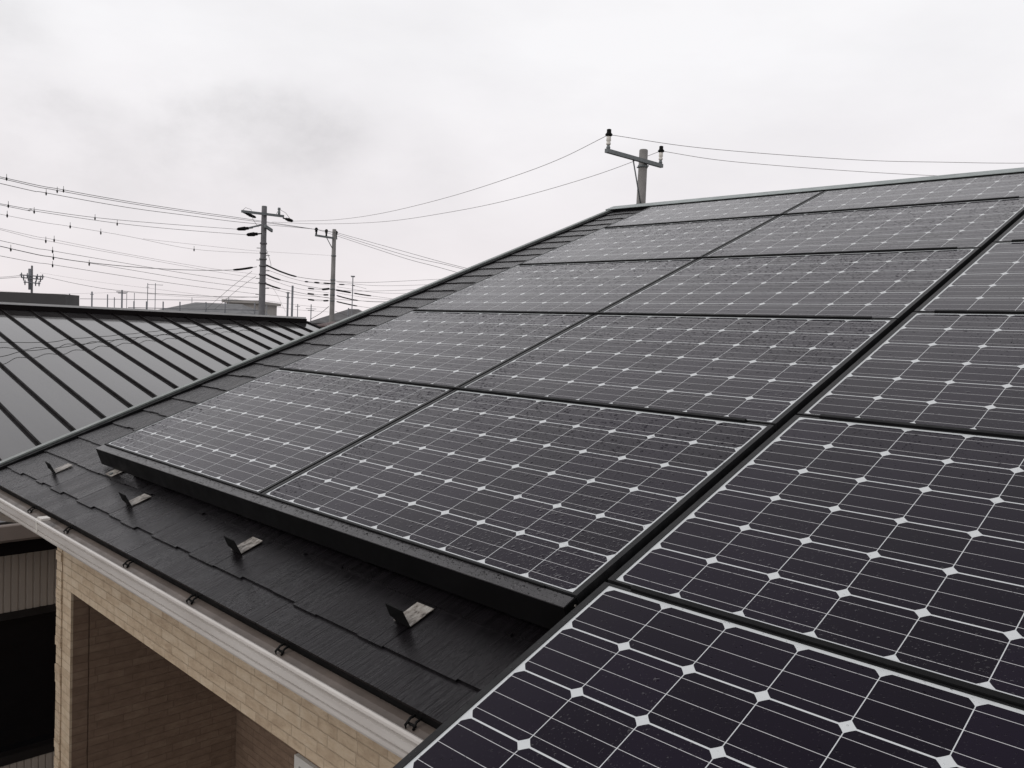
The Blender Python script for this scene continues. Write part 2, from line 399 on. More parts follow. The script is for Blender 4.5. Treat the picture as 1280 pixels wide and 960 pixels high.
def tag(o, label=None, cat=None, group=None, kind=None):
    if label: o['label'] = label
    if cat: o['category'] = cat
    if group: o['group'] = group
    if kind: o['kind'] = kind
    return o
def thing(name, loc, label, cat, rot=(0, 0, 0), group=None):
    o = bpy.data.objects.new(name, None); COL.objects.link(o); o.location = loc; o.rotation_euler = rot
    o.empty_display_size = 0.2
    return tag(o, label, cat, group)
def copy_tree(o, parent=None):
    c = o.copy(); COL.objects.link(c)
    if parent is not None: c.parent = parent
    for ch in list(o.children): copy_tree(ch, c)
    return c
ROOF = (TH, 0, 0)
def RP(u, v, n): return Vector((u, v * CT - n * ST, v * ST + n * CT + Z0))

# ------------------------------------------------------------------ ground
g = MB(); g.face([(-600, -600, 0), (600, -600, 0), (600, 900, 0), (-600, 900, 0)])
tag(g.build('ground', MT['asphalt']), 'grey pavement ground around the houses', 'ground', kind='structure')

# ------------------------------------------------------------------ our house
house = thing('slate_roof_house', (0, 0, 0), 'beige tiled house with wet black slate roof carrying the solar panels', 'house')
VE, V1, EXP = -0.405, -0.2895, 0.1865      # eave edge, first course line, exposure
UL, UR, VR = -0.80, 9.0, 5.20
NS = -0.10
roof = MB()
# base deck, ridge to eave, and the back slope
def lp(Y, Z):    # world YZ -> roof local v, n
    z = Z - Z0; return (Y * CT + z * ST, -Y * ST + z * CT)
roof.box(UL, UR, VE + 0.012, VR, -0.132, -0.108)
ap = RP(0, VR, -0.105); bk = (2 * ap.y + 0.35, RP(0, VE, -0.105).z)
b1 = lp(*bk); b2 = lp(bk[0], bk[1] - 0.05); a2 = lp(ap.y, ap.z - 0.06)
roof.extrude([(VR, -0.105), b1, b2, a2], UL, UR, 0)
courses = [(VE, V1)] + [(V1 + EXP * k, V1 + EXP * (k + 1)) for k in range(29)]
rs = random.Random(3)
JW = 0.93
for ci, (va, vb) in enumerate(courses):
    if va > VR: break
    vb = min(vb, VR)
    joff = 0.648 - 20 * JW if ci % 2 else 0.192 - 20 * JW
    joints = [joff + JW * k for k in range(45)]
    if ci > 2: joints = [q + rs.uniform(-0.05, 0.05) for q in joints]
    for j0, j1 in zip(joints[:-1], joints[1:]):
        if j1 < UL or j0 > UR: continue
        tone = rs.random()
        # the slate's bottom edge runs in short uneven steps
        us = [j0 + 0.0012]; steps = []
        widths = [0.10, 0.135, 0.17, 0.125, 0.20, 0.20]; rs.shuffle(widths)
        for w in widths[:-1]:
            us.append(us[-1] + w * rs.uniform(0.85, 1.1))
        us = [q for q in us if q < j1 - 0.05] + [j1 - 0.0012]
        prev = 0
        for q0, q1 in zip(us[:-1], us[1:]):
            dv = 0.0 if ci == 0 else rs.choice([0.0, 0.0065, -0.0065, 0.004, -0.003])
            a, b = max(q0, UL), min(q1, UR)
            if b <= a: continue
            lo = va + dv; hi = vb + 0.02
            nb_ = NS; nt = NS - 0.0062
            slope = (nt - nb_) / (vb - va)
            nh = nb_ + slope * (hi - lo)
            uv = [(tone, 0)] * 4
            roof.face([(a, lo, nb_), (b, lo, nb_), (b, hi, nh), (a, hi, nh)], uv)
            roof.face([(a, lo, nb_ - 0.0075), (b, lo, nb_ - 0.0075), (b, lo, nb_), (a, lo, nb_)], [(tone * 0.3, 0)] * 4)
            roof.face([(a, lo, nb_ - 0.0075), (a, lo, nb_), (a, hi, nh), (a, hi, nh - 0.0075)], [(0, 0)] * 4)
            roof.face([(b, lo, nb_), (b, lo, nb_ - 0.0075), (b, hi, nh - 0.0075), (b, hi, nh)], [(0, 0)] * 4)
ro = roof.build('roof', MT['slate'], house); ro.location = (0, 0, Z0); ro.rotation_euler = ROOF
# drip edge under the first course
d = MB(); d.box(UL + 0.01, UR, VE + 0.006, VE + 0.05, -0.140, -0.1085); d.box(UL, UR, VE + 0.0, VE + 0.006, -0.138, -0.1085)
o = d.build('drip_edge', MT['verge_dark'], house); o.location = (0, 0, Z0); o.rotation_euler = ROOF
# verge trim: pale folded metal with its inner shade built as a black strip
d = MB(); d.box(-0.858, -0.814, VE - 0.02, VR + 0.01, -0.17, -0.084)
o = d.build('verge_trim', MT['verge'], house, 0.0015); o.location = (0, 0, Z0); o.rotation_euler = ROOF
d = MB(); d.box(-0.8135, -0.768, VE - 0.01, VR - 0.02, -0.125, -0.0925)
o = d.build('verge_shade_strip', MT['verge_dark'], house); o.location = (0, 0, Z0); o.rotation_euler = ROOF
# ridge cap
apx = lp(ap.y, ap.z + 0.028); bkz = lp(ap.y + 0.14, ap.z - 0.014); bkz2 = lp(ap.y + 0.14, ap.z - 0.07)
d = MB(); d.extrude([(5.075, -0.0800), (5.077, -0.0765), apx, bkz, bkz2, lp(ap.y, ap.z + 0.020)], -0.875, UR, 0)
o = d.build('ridge_cap', MT['cap'], house, 0.002); o.location = (0, 0, Z0); o.rotation_euler = ROOF
d = MB(); d.box(-0.872, UR - 0.01, 5.0765, 5.12, -0.118, -0.0803)
o = d.build('ridge_batten', MT['verge_dark'], house); o.location = (0, 0, Z0); o.rotation_euler = ROOF

# walls
XL, XI, YB = -0.692, -0.49, 0.949
w = MB()
w.box(XI, UR - 0.3, 0.0, 0.20, 5.553, 6.02)                 # lintel over the recess
tag(w.build('lintel', MT['tile'], house), 'lit beige tile band over the recess')
w = MB()
w.box(XL, XI, 0.0, 0.012, 0.0, 5.553); w.box(XL, XI - 0.0015, 0.0, 0.20, 5.555, 6.02)
zz = 0.02
rr = random.Random(5)
while zz < 6.0:                                              # corner tiles stand a little proud, course by course
    w.box(XL - 0.002, XL + 0.075, -0.006 - rr.random() * 0.006, 0.05, zz, zz + 0.048)
    zz += 0.052
w.build('corner_pillar', MT['tile'], house)
w = MB()
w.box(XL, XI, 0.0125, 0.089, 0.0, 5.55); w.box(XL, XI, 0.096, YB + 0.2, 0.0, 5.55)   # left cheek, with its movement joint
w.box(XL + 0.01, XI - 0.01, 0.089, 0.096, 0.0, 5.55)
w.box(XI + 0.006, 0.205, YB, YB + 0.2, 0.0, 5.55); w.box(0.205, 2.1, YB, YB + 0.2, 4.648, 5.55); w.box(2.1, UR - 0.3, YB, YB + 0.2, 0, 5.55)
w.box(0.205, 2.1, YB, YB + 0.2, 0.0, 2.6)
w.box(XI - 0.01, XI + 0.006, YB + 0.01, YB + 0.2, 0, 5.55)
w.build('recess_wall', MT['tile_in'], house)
w = MB(); w.box(XL + 0.01, UR - 0.31, 0.19, YB + 0.19, 5.56, 5.60); w.box(XL + 0.01, UR - 0.31, -0.285, -0.268, 5.995, 6.10)
w.box(XL - 0.05, UR - 0.31, -0.268, 0.19, 5.995, 6.015)
w.build('soffit', MT['soffit'], house)
w = MB()                                                     # gable and far walls
zr = ap.z - 0.1
w.face([(XL, YB + 0.2, 0), (XL, 2 * ap.y - 0.1, 0), (XL, 2 * ap.y - 0.1, 6.0), (XL, ap.y, zr), (XL, YB + 0.2, 6.0 + 0.38)])
w.face([(XL, YB + 0.2, 5.55), (XL, YB + 0.2, 6.38), (XL, 0.0, 6.02), (XL, 0.0, 5.55)])
w.face([(UR - 0.3, 0, 0), (UR - 0.3, 2 * ap.y - 0.1, 0), (UR - 0.3, 2 * ap.y - 0.1, 6.0), (UR - 0.3, ap.y, zr), (UR - 0.3, 0, 6.02)])
w.face([(XL, 2 * ap.y - 0.1, 0), (UR - 0.3, 2 * ap.y - 0.1, 0), (UR - 0.3, 2 * ap.y - 0.1, 6.0), (XL, 2 * ap.y - 0.1, 6.0)])
w.build('wall', MT['tile'], house)
# recess window
w = MB(); w.box(0.2155, 0.262, YB - 0.02, YB + 0.05, 2.6, 4.645); w.box(0.262, 2.09, YB - 0.02, YB + 0.05, 4.598, 4.645); w.box(1.15, 1.19, YB - 0.01, YB + 0.05, 2.6, 4.598); w.box(2.05, 2.09, YB - 0.02, YB + 0.05, 2.6, 4.598)
wf = w.build('window', MT['white_frame'], house)
for a_, b_ in ((0.262, 1.15), (1.19, 2.05)):
    w = MB(); w.box(a_, b_, YB + 0.02, YB + 0.03, 2.6, 4.598); w.build('pane', MT['dark_glass'], wf)

# gutter: ogee front, open top
gp = [(-.4160, 6.1390), (-.4150, 6.1450), (-.4090, 6.1480), (-.4030, 6.1460), (-.4020, 6.1390), (-.3960, 6.0900), (-.3900, 6.0760), (-.3000, 6.0740), (-.2940, 6.1500),
      (-.2900, 6.1500), (-.2900, 6.0700), (-.3780, 6.0680), (-.3950, 6.0740), (-.4050, 6.0800), (-.4070, 6.0860), (-.4070, 6.0960), (-.3980, 6.0975), (-.3975, 6.1015), (-.4080, 6.1030), (-.4090, 6.1240), (-.3990, 6.1260), (-.3985, 6.1320), (-.4100, 6.1340)]
gm = MB(); gm.extrude(gp, -0.83, UR, 0, True, True)
gut = gm.build('gutter', MT['gutter'], house)
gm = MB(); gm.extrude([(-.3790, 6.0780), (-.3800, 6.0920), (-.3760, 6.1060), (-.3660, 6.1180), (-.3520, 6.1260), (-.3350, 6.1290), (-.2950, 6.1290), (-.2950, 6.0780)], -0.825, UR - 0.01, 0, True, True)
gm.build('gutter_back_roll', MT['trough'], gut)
c = MB(); c.box(-0.834, -0.828, -.41, -.292, 6.07, 6.145); c.build('gutter_end_cap', MT['gutter'], gut)
for x in (0.07, 0.54, 1.16, 1.67, 2.21, 2.77, 3.3, 3.85):
    b = MB()
    b.tube([(x, -.338, 6.142), (x, -.352, 6.140), (x, -.366, 6.128), (x, -.362, 6.112)], 0.0032, 6)
    b.tube([(x + 0.022, -.338, 6.142), (x + 0.022, -.352, 6.138), (x + 0.022, -.362, 6.122)], 0.003, 6)
    b.tube([(x - 0.004, -.357, 6.130), (x + 0.026, -.357, 6.130)], 0.003, 6)
    b.build('gutter_bracket', MT['rubber'], gut)
b = MB(); b.box(0.335, 0.348, -.4105, -.398, 6.0885, 6.1490); b.box(0.345, 0.395, -.4075, -.372, 6.1485, 6.157)
b.build('gutter_joint', MT['porcelain'], gut)
# downpipe elbow from the gutter's end to the wall corner
b = MB(); b.tube([(-0.60, -.335, 6.075), (-0.60, -.335, 6.03), (-0.62, -.31, 5.985), (-0.68, -.20, 5.945), (-0.74, -.06, 5.90), (-0.76, 0.0, 5.86), (-0.765, 0.05, 5.78), (-0.765, 0.06, 5.0), (-0.765, 0.06, 0.1)], 0.034, 12)
b.build('downpipe', MT['gutter'], house)

# ------------------------------------------------------------------ solar panels
C1, R1 = 1.49224, 0.98995
MU, MB_, MT_ = 0.0070, 0.0035, 0.0068       # white margin
FU, FV = 0.0170, 0.0070       # frame lip
def make_panel(rows=6):
    e = thing('solar_panel', (0, 0, 0), 'x', 'solar panel', ROOF, 'rain-wet solar panels on the slate roof')
    a, b = 9 * P, rows * P
    x0, x1, y0, y1 = -MU, a + MU, -MB_, b + MT_
    off = 0.0 if rows == 6 else 10.0     # the shader knows the short panels by this offset
    l = MB(); l.face([(x0, y0, -0.0025), (x1, y0, -0.0025), (x1, y1, -0.0025), (x0, y1, -0.0025)],
                     [(x0 / P, y0 / P + off), (x1 / P, y0 / P + off), (x1 / P, y1 / P + off), (x0 / P, y1 / P + off)])
    l.face([(x0, y0, -0.007), (x0, y1, -0.007), (x1, y1, -0.007), (x1, y0, -0.007)], [(-5, -5)] * 4)
    l.build('laminate', MT['laminate'], e)
    q = MB()
    q.box(x0 - FU, x0, y0 - FV, y1 + FV, -0.042, 0.0); q.box(x1, x1 + FU, y0 - FV, y1 + FV, -0.042, 0.0)
    q.box(x0, x1, y0 - FV, y0, -0.042, -0.0004); q.box(x0, x1, y1, y1 + FV, -0.042, -0.0004)
    q.build('frame', MT['frame'], e)
    return e
rown = ['bottom', 'second', 'third', 'fourth', 'top']
LBL = {}
for r in range(5):
    for c_ in range(2):
        side = 'left' if c_ == 0 else 'right'
        txt = ('%s solar panel, %s row of the left block' % (side, rown[r]))
        if r == 0: txt += ', above the black skirt'
        if r == 4: txt += ', under the ridge cap'
        if 0 < r < 4: txt += ', counted up from the skirt'
        LBL[(0, c_, r)] = txt
rr_ = ['nearest solar panel at the bottom right corner of the photo, reaching below the skirt', 'second solar panel up in the right block, beside the skirt corner',
       'third solar panel up in the right block, at the right edge', 'fourth solar panel up in the right block, at the right edge', 'small visible corner of the uppermost solar panel right of the wide gap']
for r in range(5): LBL[(1, 0, r)] = rr_[r]
proto = make_panel(); short = make_panel(4); used = set()
DX, DY = 0.01512, -0.90428
for key in LBL:
    arr, c_, r = key
    src = short if (arr == 0 and r == 4) else proto
    o = copy_tree(src) if src.name in used else src
    used.add(src.name)
    u = c_ * C1 if arr == 0 else 2 * C1 + DX
    v = r * R1 + (DY if arr else 0)
    o.location = RP(u, v, 0); o['label'] = LBL[key]

# cover bars along the lower edge of each row
def bar(u0, u1, v, label, r=1):
    o = MB(); o.box(0, u1 - u0, -0.0135 if r else -0.004, 0.0005, -0.020, 0.0065 if r else 0.002)
    q = o.build('cover_bar', MT['bar'], None, 0.0015); q.location = RP(u0, v, 0); q.rotation_euler = ROOF
    return tag(q, label, 'cover bar', 'black bars between panel rows')
edge = -MB_ - FV - 0.001
ords = ['lowest', 'second', 'third', 'fourth', 'topmost']
for r in range(5):
    bar(0.01 if r else 0.0, C1 + 9 * P - 0.075, r * R1 + edge, ('thin black bar on top of the skirt, lowest of five across the left block', 'long black bar between the bottom and second rows of the left block', 'long black bar between the second and third rows of the left block',
        'long black bar between the third and fourth rows of the left block', 'long black bar below the top row of the left block')[r], r)
for r in range(1, 5):
    bar(2 * C1 + DX + 0.055, 2 * C1 + DX + 9 * P + 0.02, DY + r * R1 + edge, ('black bar between the two nearest panels of the right block', 'black bar between the second and third panels of the right block',
        'black bar between the third and fourth panels of the right block', 'black bar under the small uppermost panel corner at the right edge')[r - 1])
# skirt along the bottom of the left block
sk = thing('array_skirt', RP(0, 0, 0), 'long matt black metal skirt closing the lower edge of the left panel block', 'skirt', ROOF)
s0, s1 = -0.030, C1 + 9 * P + 0.020
vt = edge - 0.005
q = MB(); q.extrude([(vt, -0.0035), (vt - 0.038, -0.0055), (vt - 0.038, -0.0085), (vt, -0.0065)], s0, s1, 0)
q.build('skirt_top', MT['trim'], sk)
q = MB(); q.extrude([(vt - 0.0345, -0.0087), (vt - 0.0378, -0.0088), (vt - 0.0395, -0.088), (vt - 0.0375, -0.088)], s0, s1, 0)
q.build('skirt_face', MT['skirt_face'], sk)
for a_ in (s0 - 0.0025, s1):
    q = MB(); q.box(a_, a_ + 0.0025, vt - 0.036, vt + 0.02, -0.086, -0.0065); q.build('end_cap', MT['bar'], sk)
for u in (0.62, 1.35, 2.1, 2.75):
    q = MB(); q.box(u - 0.02, u + 0.02, vt - 0.03, vt + 0.03, -0.100, -0.072); q.build('skirt_foot', MT['bar'], sk)
for (u, n) in ((s1 + 0.005, -0.03), (s1 + 0.005, -0.022)):
    q = MB(); q.tube([(s1 + 0.002, vt - 0.005, n), (s1 + 0.006, vt - 0.005, n)], 0.003, 8); q.build('screw', MT['worn_steel'], sk)
# racks carrying the panels
def rack(us, v0, v1, label):
    e = thing('mounting_rack', RP(us[0], v0, -0.07), label, 'rack', ROOF)
    for u in us:
        q = MB(); q.box(u - us[0] - 0.02, u - us[0] + 0.02, 0, v1 - v0, -0.034, 0.0275); q.build('rail', MT['bar'], e)
    return e
rack([0.25, 1.2, 1.8, 2.925], -0.02, 4.6, 'black metal rack showing in the deep gap between the panel blocks')
rack([3.012, 4.1], DY, DY + 4 * R1 + 0.96, 'black rails under the nearest panels of the right block')

# snow guards on the second course
def guard():
    e = thing('snow_guard', (0, 0, 0), 'x', 'snow guard', ROOF, 'snow guards on the slates below the skirt')
    q = MB()
    pts = [(-0.038, 0.002, 0.055), (0.034, 0.0, 0.054), (0.040, 0.004, 0.0), (-0.022, 0.006, -0.001), (-0.026, 0.005, 0.010), (-0.037, 0.003, 0.016)]
    pts = [(x, y - z * 0.03, z) for x, y, z in pts]
    th = 0.003
    q.face(pts); q.face([(x, y + th, z) for x, y, z in pts][::-1])
    for i in range(len(pts)):
        a, b = pts[i], pts[(i + 1) % len(pts)]
        q.face([b, a, (a[0], a[1] + th, a[2]), (b[0], b[1] + th, b[2])])
    q.build('plate', MT['rubber'], e)
    q = MB(); q.box(-0.032, 0.038, 0.006, 0.092, 0.0, 0.0018)
    q.build('strap', MT['worn_steel'], e)
    return e
gl = ['leftmost black snow guard, close to the verge trim', 'second black snow guard from the verge, below the left panel',
      'third black snow guard from the verge, its strap showing brown wear', 'black snow guard nearest the right block, with streaked strap']
ge = guard()
for i, u in enumerate((-0.291, 0.648, 1.572, 2.476)):
    o = ge if i == 0 else copy_tree(ge)
    o.location = RP(u, -0.212, NS + 0.0005); o['label'] = gl[i]
# a mounting bracket peeping out under the skirt's left end
e = thing('mounting_bracket', RP(0.14, -0.098, NS), 'pale metal mounting bracket peeping out under the left end of the skirt', 'bracket', ROOF)
q = MB(); q.box(-0.030, 0.055, 0.0, 0.20, 0.0005, 0.0025); q.build('plate', MT['worn_steel'], e)
q = MB(); q.tube([(0.02, 0.012, 0.003), (0.02, 0.012, 0.008)], 0.009, 6); q.build('bolt', MT['steel'], e)

# ------------------------------------------------------------------ neighbour with the metal roof
SL = math.radians(11.4); TS = math.tan(SL)
nb = thing('metal_roof_house', (-2.3, 0, 0), 'neighbouring house with grey standing seam metal roof and ribbed siding', 'house')
XE, XR, YA, YZ = -1.95, -8.97, -9.0, 6.55
ZE = 7.0027 - 2.6 + 0.0 - TS * (XE - 4.21115) * 1.0
def nz_(x): return 7.0027 - 2.6 - TS * (x - 4.21115)
q = MB()
def prism(q, x0, x1, y0, y1, top, bot):
    q.extrude([(x0, nz_(x0) + top), (x1, nz_(x1) + top), (x1, nz_(x1) + bot), (x0, nz_(x0) + bot)], y0, y1, 1)
prism(q, XR, XE, YA, YZ, 0.0, -0.10)
q2 = [(XR, nz_(XR)), (XR - 6, nz_(XR) - 6 * TS), (XR - 6, nz_(XR) - 6 * TS - 0.1), (XR, nz_(XR) - 0.1)]
q.extrude(q2, YA, YZ, 1)
OFFX = -2.3
nr = q.build('roof', MT['metal_roof'], nb); nr.location = (2.3, 0, 0)
q = MB(); y = YZ - 0.18; 
SPY = 0.367
y0s = 1.83 - 30 * SPY
ys = []
k = 0
# a seam passes px (0,430)-(250,690) of the measured zoom: Y = -1.532 + 2.6 * 0.852
yref = -1.532 + 2.6 * (-0.68 + 1.532)
for k in range(-22, 20):
    y = yref + k * SPY
    if YA + 0.1 < y < YZ - 0.05: prism(q, XR + 0.05, XE + 0.005, y - 0.009, y + 0.009, 0.024, 0.001)
o = q.build('roof_seams', MT['seam'], nb); o.location = (2.3, 0, 0)
q = MB(); zr_ = nz_(XR)
q.box(XR - 0.12, XR + 0.12, YA, YZ - 0.03, zr_ - 0.02, zr_ + 0.052)
o = q.build('ridge_cap', MT['seam'], nb); o.location = (2.3, 0, 0)
q = MB(); q.box(XR - 0.125, XR + 0.125, YA, YZ - 0.05, zr_ + 0.0525, zr_ + 0.082)
o = q.build('ridge_flashing', MT['pale_metal'], nb); o.location = (2.3, 0, 0)
q = MB(); prism(q, XR + 0.02, XE, YZ + 0.001, YZ + 0.05, 0.02, -0.2); o = q.build('verge_trim', MT['seam'], nb); o.location = (2.3, 0, 0)
nrm = Vector((TS, 0, 1)).normalized(); q0 = Vector((4.21115, 0, 7.0027 - 2.6))  # reflections of wires in the roof sheets, built as thin black tubes
for px_, txt in ((((-40, 430), (0, 432), (60, 432), (90, 427), (130, 424), (180, 419), (230, 413), (280, 407), (320, 404.5), (350, 403)), 'upper of two thin wire reflections built as black lines across the seams of the metal roof'),
                 (((-40, 460), (0, 450), (30, 443), (60, 440), (90, 436), (130, 430), (180, 424), (230, 419), (280, 413), (330, 408.5)), 'lower of two thin wire reflections built as black lines across the seams of the metal roof')):
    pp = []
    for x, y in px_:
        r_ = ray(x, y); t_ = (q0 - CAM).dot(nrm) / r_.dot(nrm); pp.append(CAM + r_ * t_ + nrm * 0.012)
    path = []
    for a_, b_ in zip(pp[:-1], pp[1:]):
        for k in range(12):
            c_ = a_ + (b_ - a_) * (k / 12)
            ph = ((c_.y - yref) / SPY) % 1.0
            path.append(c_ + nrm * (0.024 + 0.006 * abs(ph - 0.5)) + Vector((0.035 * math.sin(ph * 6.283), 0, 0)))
    q = MB(); q.tube(path, 0.0036, 6); tag(q.build('wire_reflection', MT['rubber']), txt, 'wire reflection', 'wire reflections on the metal roof')
# eave fascia and gutter, siding wall with ribs
q = MB(); q.box(XE - 0.03, XE + 0.02, YA, YZ, nz_(XE) - 0.22, nz_(XE) - 0.101); q.box(-2.3, XE - 0.03, YA, YZ, nz_(XE) - 0.22, nz_(XE) - 0.20)
q2 = MB(); ze_ = nz_(XE); q2.extrude([(XE + 0.021, ze_ - 0.115), (XE + 0.075, ze_ - 0.12), (XE + 0.10, ze_ - 0.10), (XE + 0.105, ze_ - 0.01), (XE + 0.095, ze_ - 0.004), (XE + 0.021, ze_ - 0.012)], YA, YZ, 1)
o = q2.build('gutter', MT['soffit'], nb); o.location = (2.3, 0, 0)
o = q.build('eave_fascia', MT['seam'], nb); o.location = (2.3, 0, 0)
WX = -2.3; OT, OB, OY1 = 4.93, 3.85, 0.62
prof = []
q = MB(); y = -8.8; rib = 0.046
def ribwall(y0, y1, z0, z1):
    n = max(1, round((y1 - y0) / rib)); st = (y1 - y0) / n
    for i in range(n):
        a = y0 + i * st
        pts = [(a, 0.0), (a + st * 0.10, 0.007), (a + st * 0.78, 0.008), (a + st * 0.88, 0.0), (a + st, 0.0)]
        for (ya, xa), (yb, xb) in zip(pts[:-1], pts[1:]):
            q.face([(WX + xa, ya, z0), (WX + xb, yb, z0), (WX + xb, yb, z1), (WX + xa, ya, z1)])
ribwall(-1.6, OY1, OT, 5.62); ribwall(-1.6, OY1, 0.0, OB); ribwall(OY1, 6.3, 0.0, 5.62); ribwall(-8.8, -1.6, 0, 5.62)
o = q.build('wall', MT['siding'], nb); o.location = (2.3, 0, 0)
for a_ in (6.29, -8.8):
    q = MB(); q.box(WX - 6, WX - 0.002, a_, a_ + 0.01, 0, 5.4)
    o = q.build('end_wall', MT['siding'], nb); o.location = (2.3, 0, 0)
q = MB(); fx0, fx1 = WX - 0.10, WX + 0.012
q.box(fx0, fx1, -1.6, OY1, OT - 0.05, OT + 0.004); q.box(fx0, fx1, -1.6, OY1, OB - 0.004, OB + 0.06); q.box(fx0, fx1, OY1 - 0.06, OY1, OB + 0.06, OT - 0.05); q.box(fx0, fx1, -1.6, -1.54, OB + 0.06, OT - 0.05); q.box(fx0, fx1 - 0.02, -0.52, -0.46, OB + 0.06, OT - 0.05)
wf = q.build('window', MT['dark_frame'], nb); wf.location = (2.3, 0, 0)
q = MB(); q.box(fx0 + 0.02, fx0 + 0.03, -1.54, OY1 - 0.06, OB + 0.06, OT - 0.05); q.build('pane', MT['dark_glass'], wf)

# ------------------------------------------------------------------ houses far behind
def far_house(name, x0, x1, ytop, yeave, d, depth, roofk, label, wallm, roofm, hip=0.3, ov=0.4):
    a, b = at(x0, yeave, d), at(x1, yeave, d)
    ze = a.z; zt = at((x0 + x1) / 2, ytop, d + depth * 0.4).z
    ax = (b - a); ax.z = 0; L = ax.length; ax.normalize(); ay = Vector((-ax.y, ax.x, 0))
    if ay.dot(FWD) < 0: ay = -ay
    org = Vector((a.x, a.y, 0))
    T = Matrix(((ax.x, ay.x, 0, 0), (ax.y, ay.y, 0, 0), (0, 0, 1, 0), (0, 0, 0, 1)))
    e = thing(name, org, label, 'house'); 
    rotz = math.atan2(ax.y, ax.x); e.rotation_euler = (0, 0, rotz)
    flip = 1 if Vector((-math.sin(rotz), math.cos(rotz), 0)).dot(ay) > 0 else -1
    D = depth * flip
    q = MB(); q.box(ov, L - ov, ov * flip, D - ov * flip, 0, ze + 0.02); q.build('wall', wallm, e)
    q = MB()
    if roofk == 'hip':
        h = zt - ze; i = L * hip
        A0, A1, A2, A3 = (0, 0, ze), (L, 0, ze), (L, D, ze), (0, D, ze); R0, R1_ = (i, D / 2, ze + h), (L - i, D / 2, ze + h)
        q.face([A0, A1, R1_, R0]); q.face([A1, A2, R1_]); q.face([A2, A3, R0, R1_]); q.face([A3, A0, R0])
        q.face([(x, y, z - 0.15) for x, y, z in (A0, A1, A2, A3)])
        for a_, b_ in ((A0, A1), (A1, A2), (A2, A3), (A3, A0)):
            q.face([a_, b_, (b_[0], b_[1], ze - 0.15), (a_[0], a_[1], ze - 0.15)])
    elif roofk == 'flat':
        q.box(0, L, min(0, D), max(0, D), ze, zt)
    else:   # gable seen from the side
        h = zt - ze
        q.extrude([(0, ze), (D / 2, ze + h), (D, ze), (D, ze - 0.15), (0, ze - 0.15)], 0, L, 0)
    q.build('roof', roofm, e)
    n = max(1, int(L / 3))
    for k in range(n):
        cx = (k + 0.5) * L / n
        yy = ov * flip
        q = MB(); q.box(cx - 0.6, cx + 0.6, min(yy, yy - 0.04 * flip), max(yy, yy - 0.04 * flip), ze - 1.9, ze - 0.8); q.build('window', MT['dark_glass'], e)
    return e
far_house('dark_roof_house', -260, 82, 361, 371.5, 22, 0.7, 'flat', 'house with long dark flat roof edge showing above the left end of the metal roof', MT['far_wall_grey'], MT['far_roof_dark'])
far_house('hip_roof_house', 188, 300, 377.5, 389, 75, 12, 'hip', 'distant house with pale grey hip roof left of the thick utility pole', MT['far_wall_grey'], MT['far_roof'], 0.22)
far_house('flat_roof_house', 277, 321, 376, 377.5, 95, 10, 'flat', 'distant beige flat topped building just left of the thick utility pole', MT['far_wall'], MT['far_wall'])
far_house('hip_roof_house', 383, 462, 385, 403, 46, 9, 'hip', 'dark hip roofed house behind the foot of the thin utility pole', MT['far_wall_grey'], MT['far_roof_dark'], 0.42)
far_house('red_roof_house', 392, 470, 402.5, 406.5, 30, 6, 'gable', 'low dark red roof edge at the end of the metal roof', MT['far_wall_grey'], MT['far_roof_red'])
far_house('gable_roof_house', -200, 60, 384, 392, 60, 10, 'gable', 'distant grey gabled house mostly hidden behind the metal roof', MT['far_wall_grey'], MT['far_roof']) if False else None

# ------------------------------------------------------------------ poles
def insulator(parent, org, h=0.55, r=0.055, k=1.0):
    b = MB(); b.lathe([(0.018, -0.10), (0.018, 0.0), (r * 0.8, 0.0), (r * 0.9, 0.10 * h), (r * 0.75, 0.12 * h), (0.03, 0.22 * h)], org, 12)
    body = b.build('insulator', MT['steel'], parent)
    b = MB(); b.lathe([(0.035, 0.20 * h), (r * 0.95, 0.23 * h), (r * 1.0, 0.30 * h), (r * 0.7, 0.36 * h), (r * 1.02, 0.42 * h), (r * 0.95, 0.62 * h), (r * 0.75, 0.66 * h)], org, 12)
    b.build('porcelain_body', MT['porcelain'], body)
    b = MB(); b.lathe([(r * 0.8, 0.64 * h), (r * 1.55, 0.70 * h), (r * 1.5, 0.76 * h), (r * 0.95, 0.84 * h), (r * 0.95, 1.0 * h), (r * 0.6, 1.02 * h)], org, 12)
    b.build('rubber_cap', MT['rubber'], body)
    return Vector(org) + Vector((0, 0, 0.74 * h))
def pole(x, y, d, r0, label, mat, name='utility_pole'):
    top = at(x, y, d)
    e = thing(name, (top.x, top.y, 0), label, 'utility pole')
    b = MB(); b.tube([(0, 0, z) for z in (0, top.z * 0.5, top.z - 0.02, top.z)], [r0 + top.z / 150, r0 + top.z / 300, r0, r0 * 0.85], 20)
    b.build('mast', mat, e)
    return e, top
def loc(e, p): return Vector(p) - Vector(e.location)
def band(e, top, z, r, mat='steel'):
    b = MB(); b.tube([(0, 0, z - 0.03), (0, 0, z + 0.03)], r, 18); b.tube([(-r - 0.05, 0.0, z), (r + 0.05, 0.0, z)], 0.018, 6)
    return b.build('band', MT[mat], e)
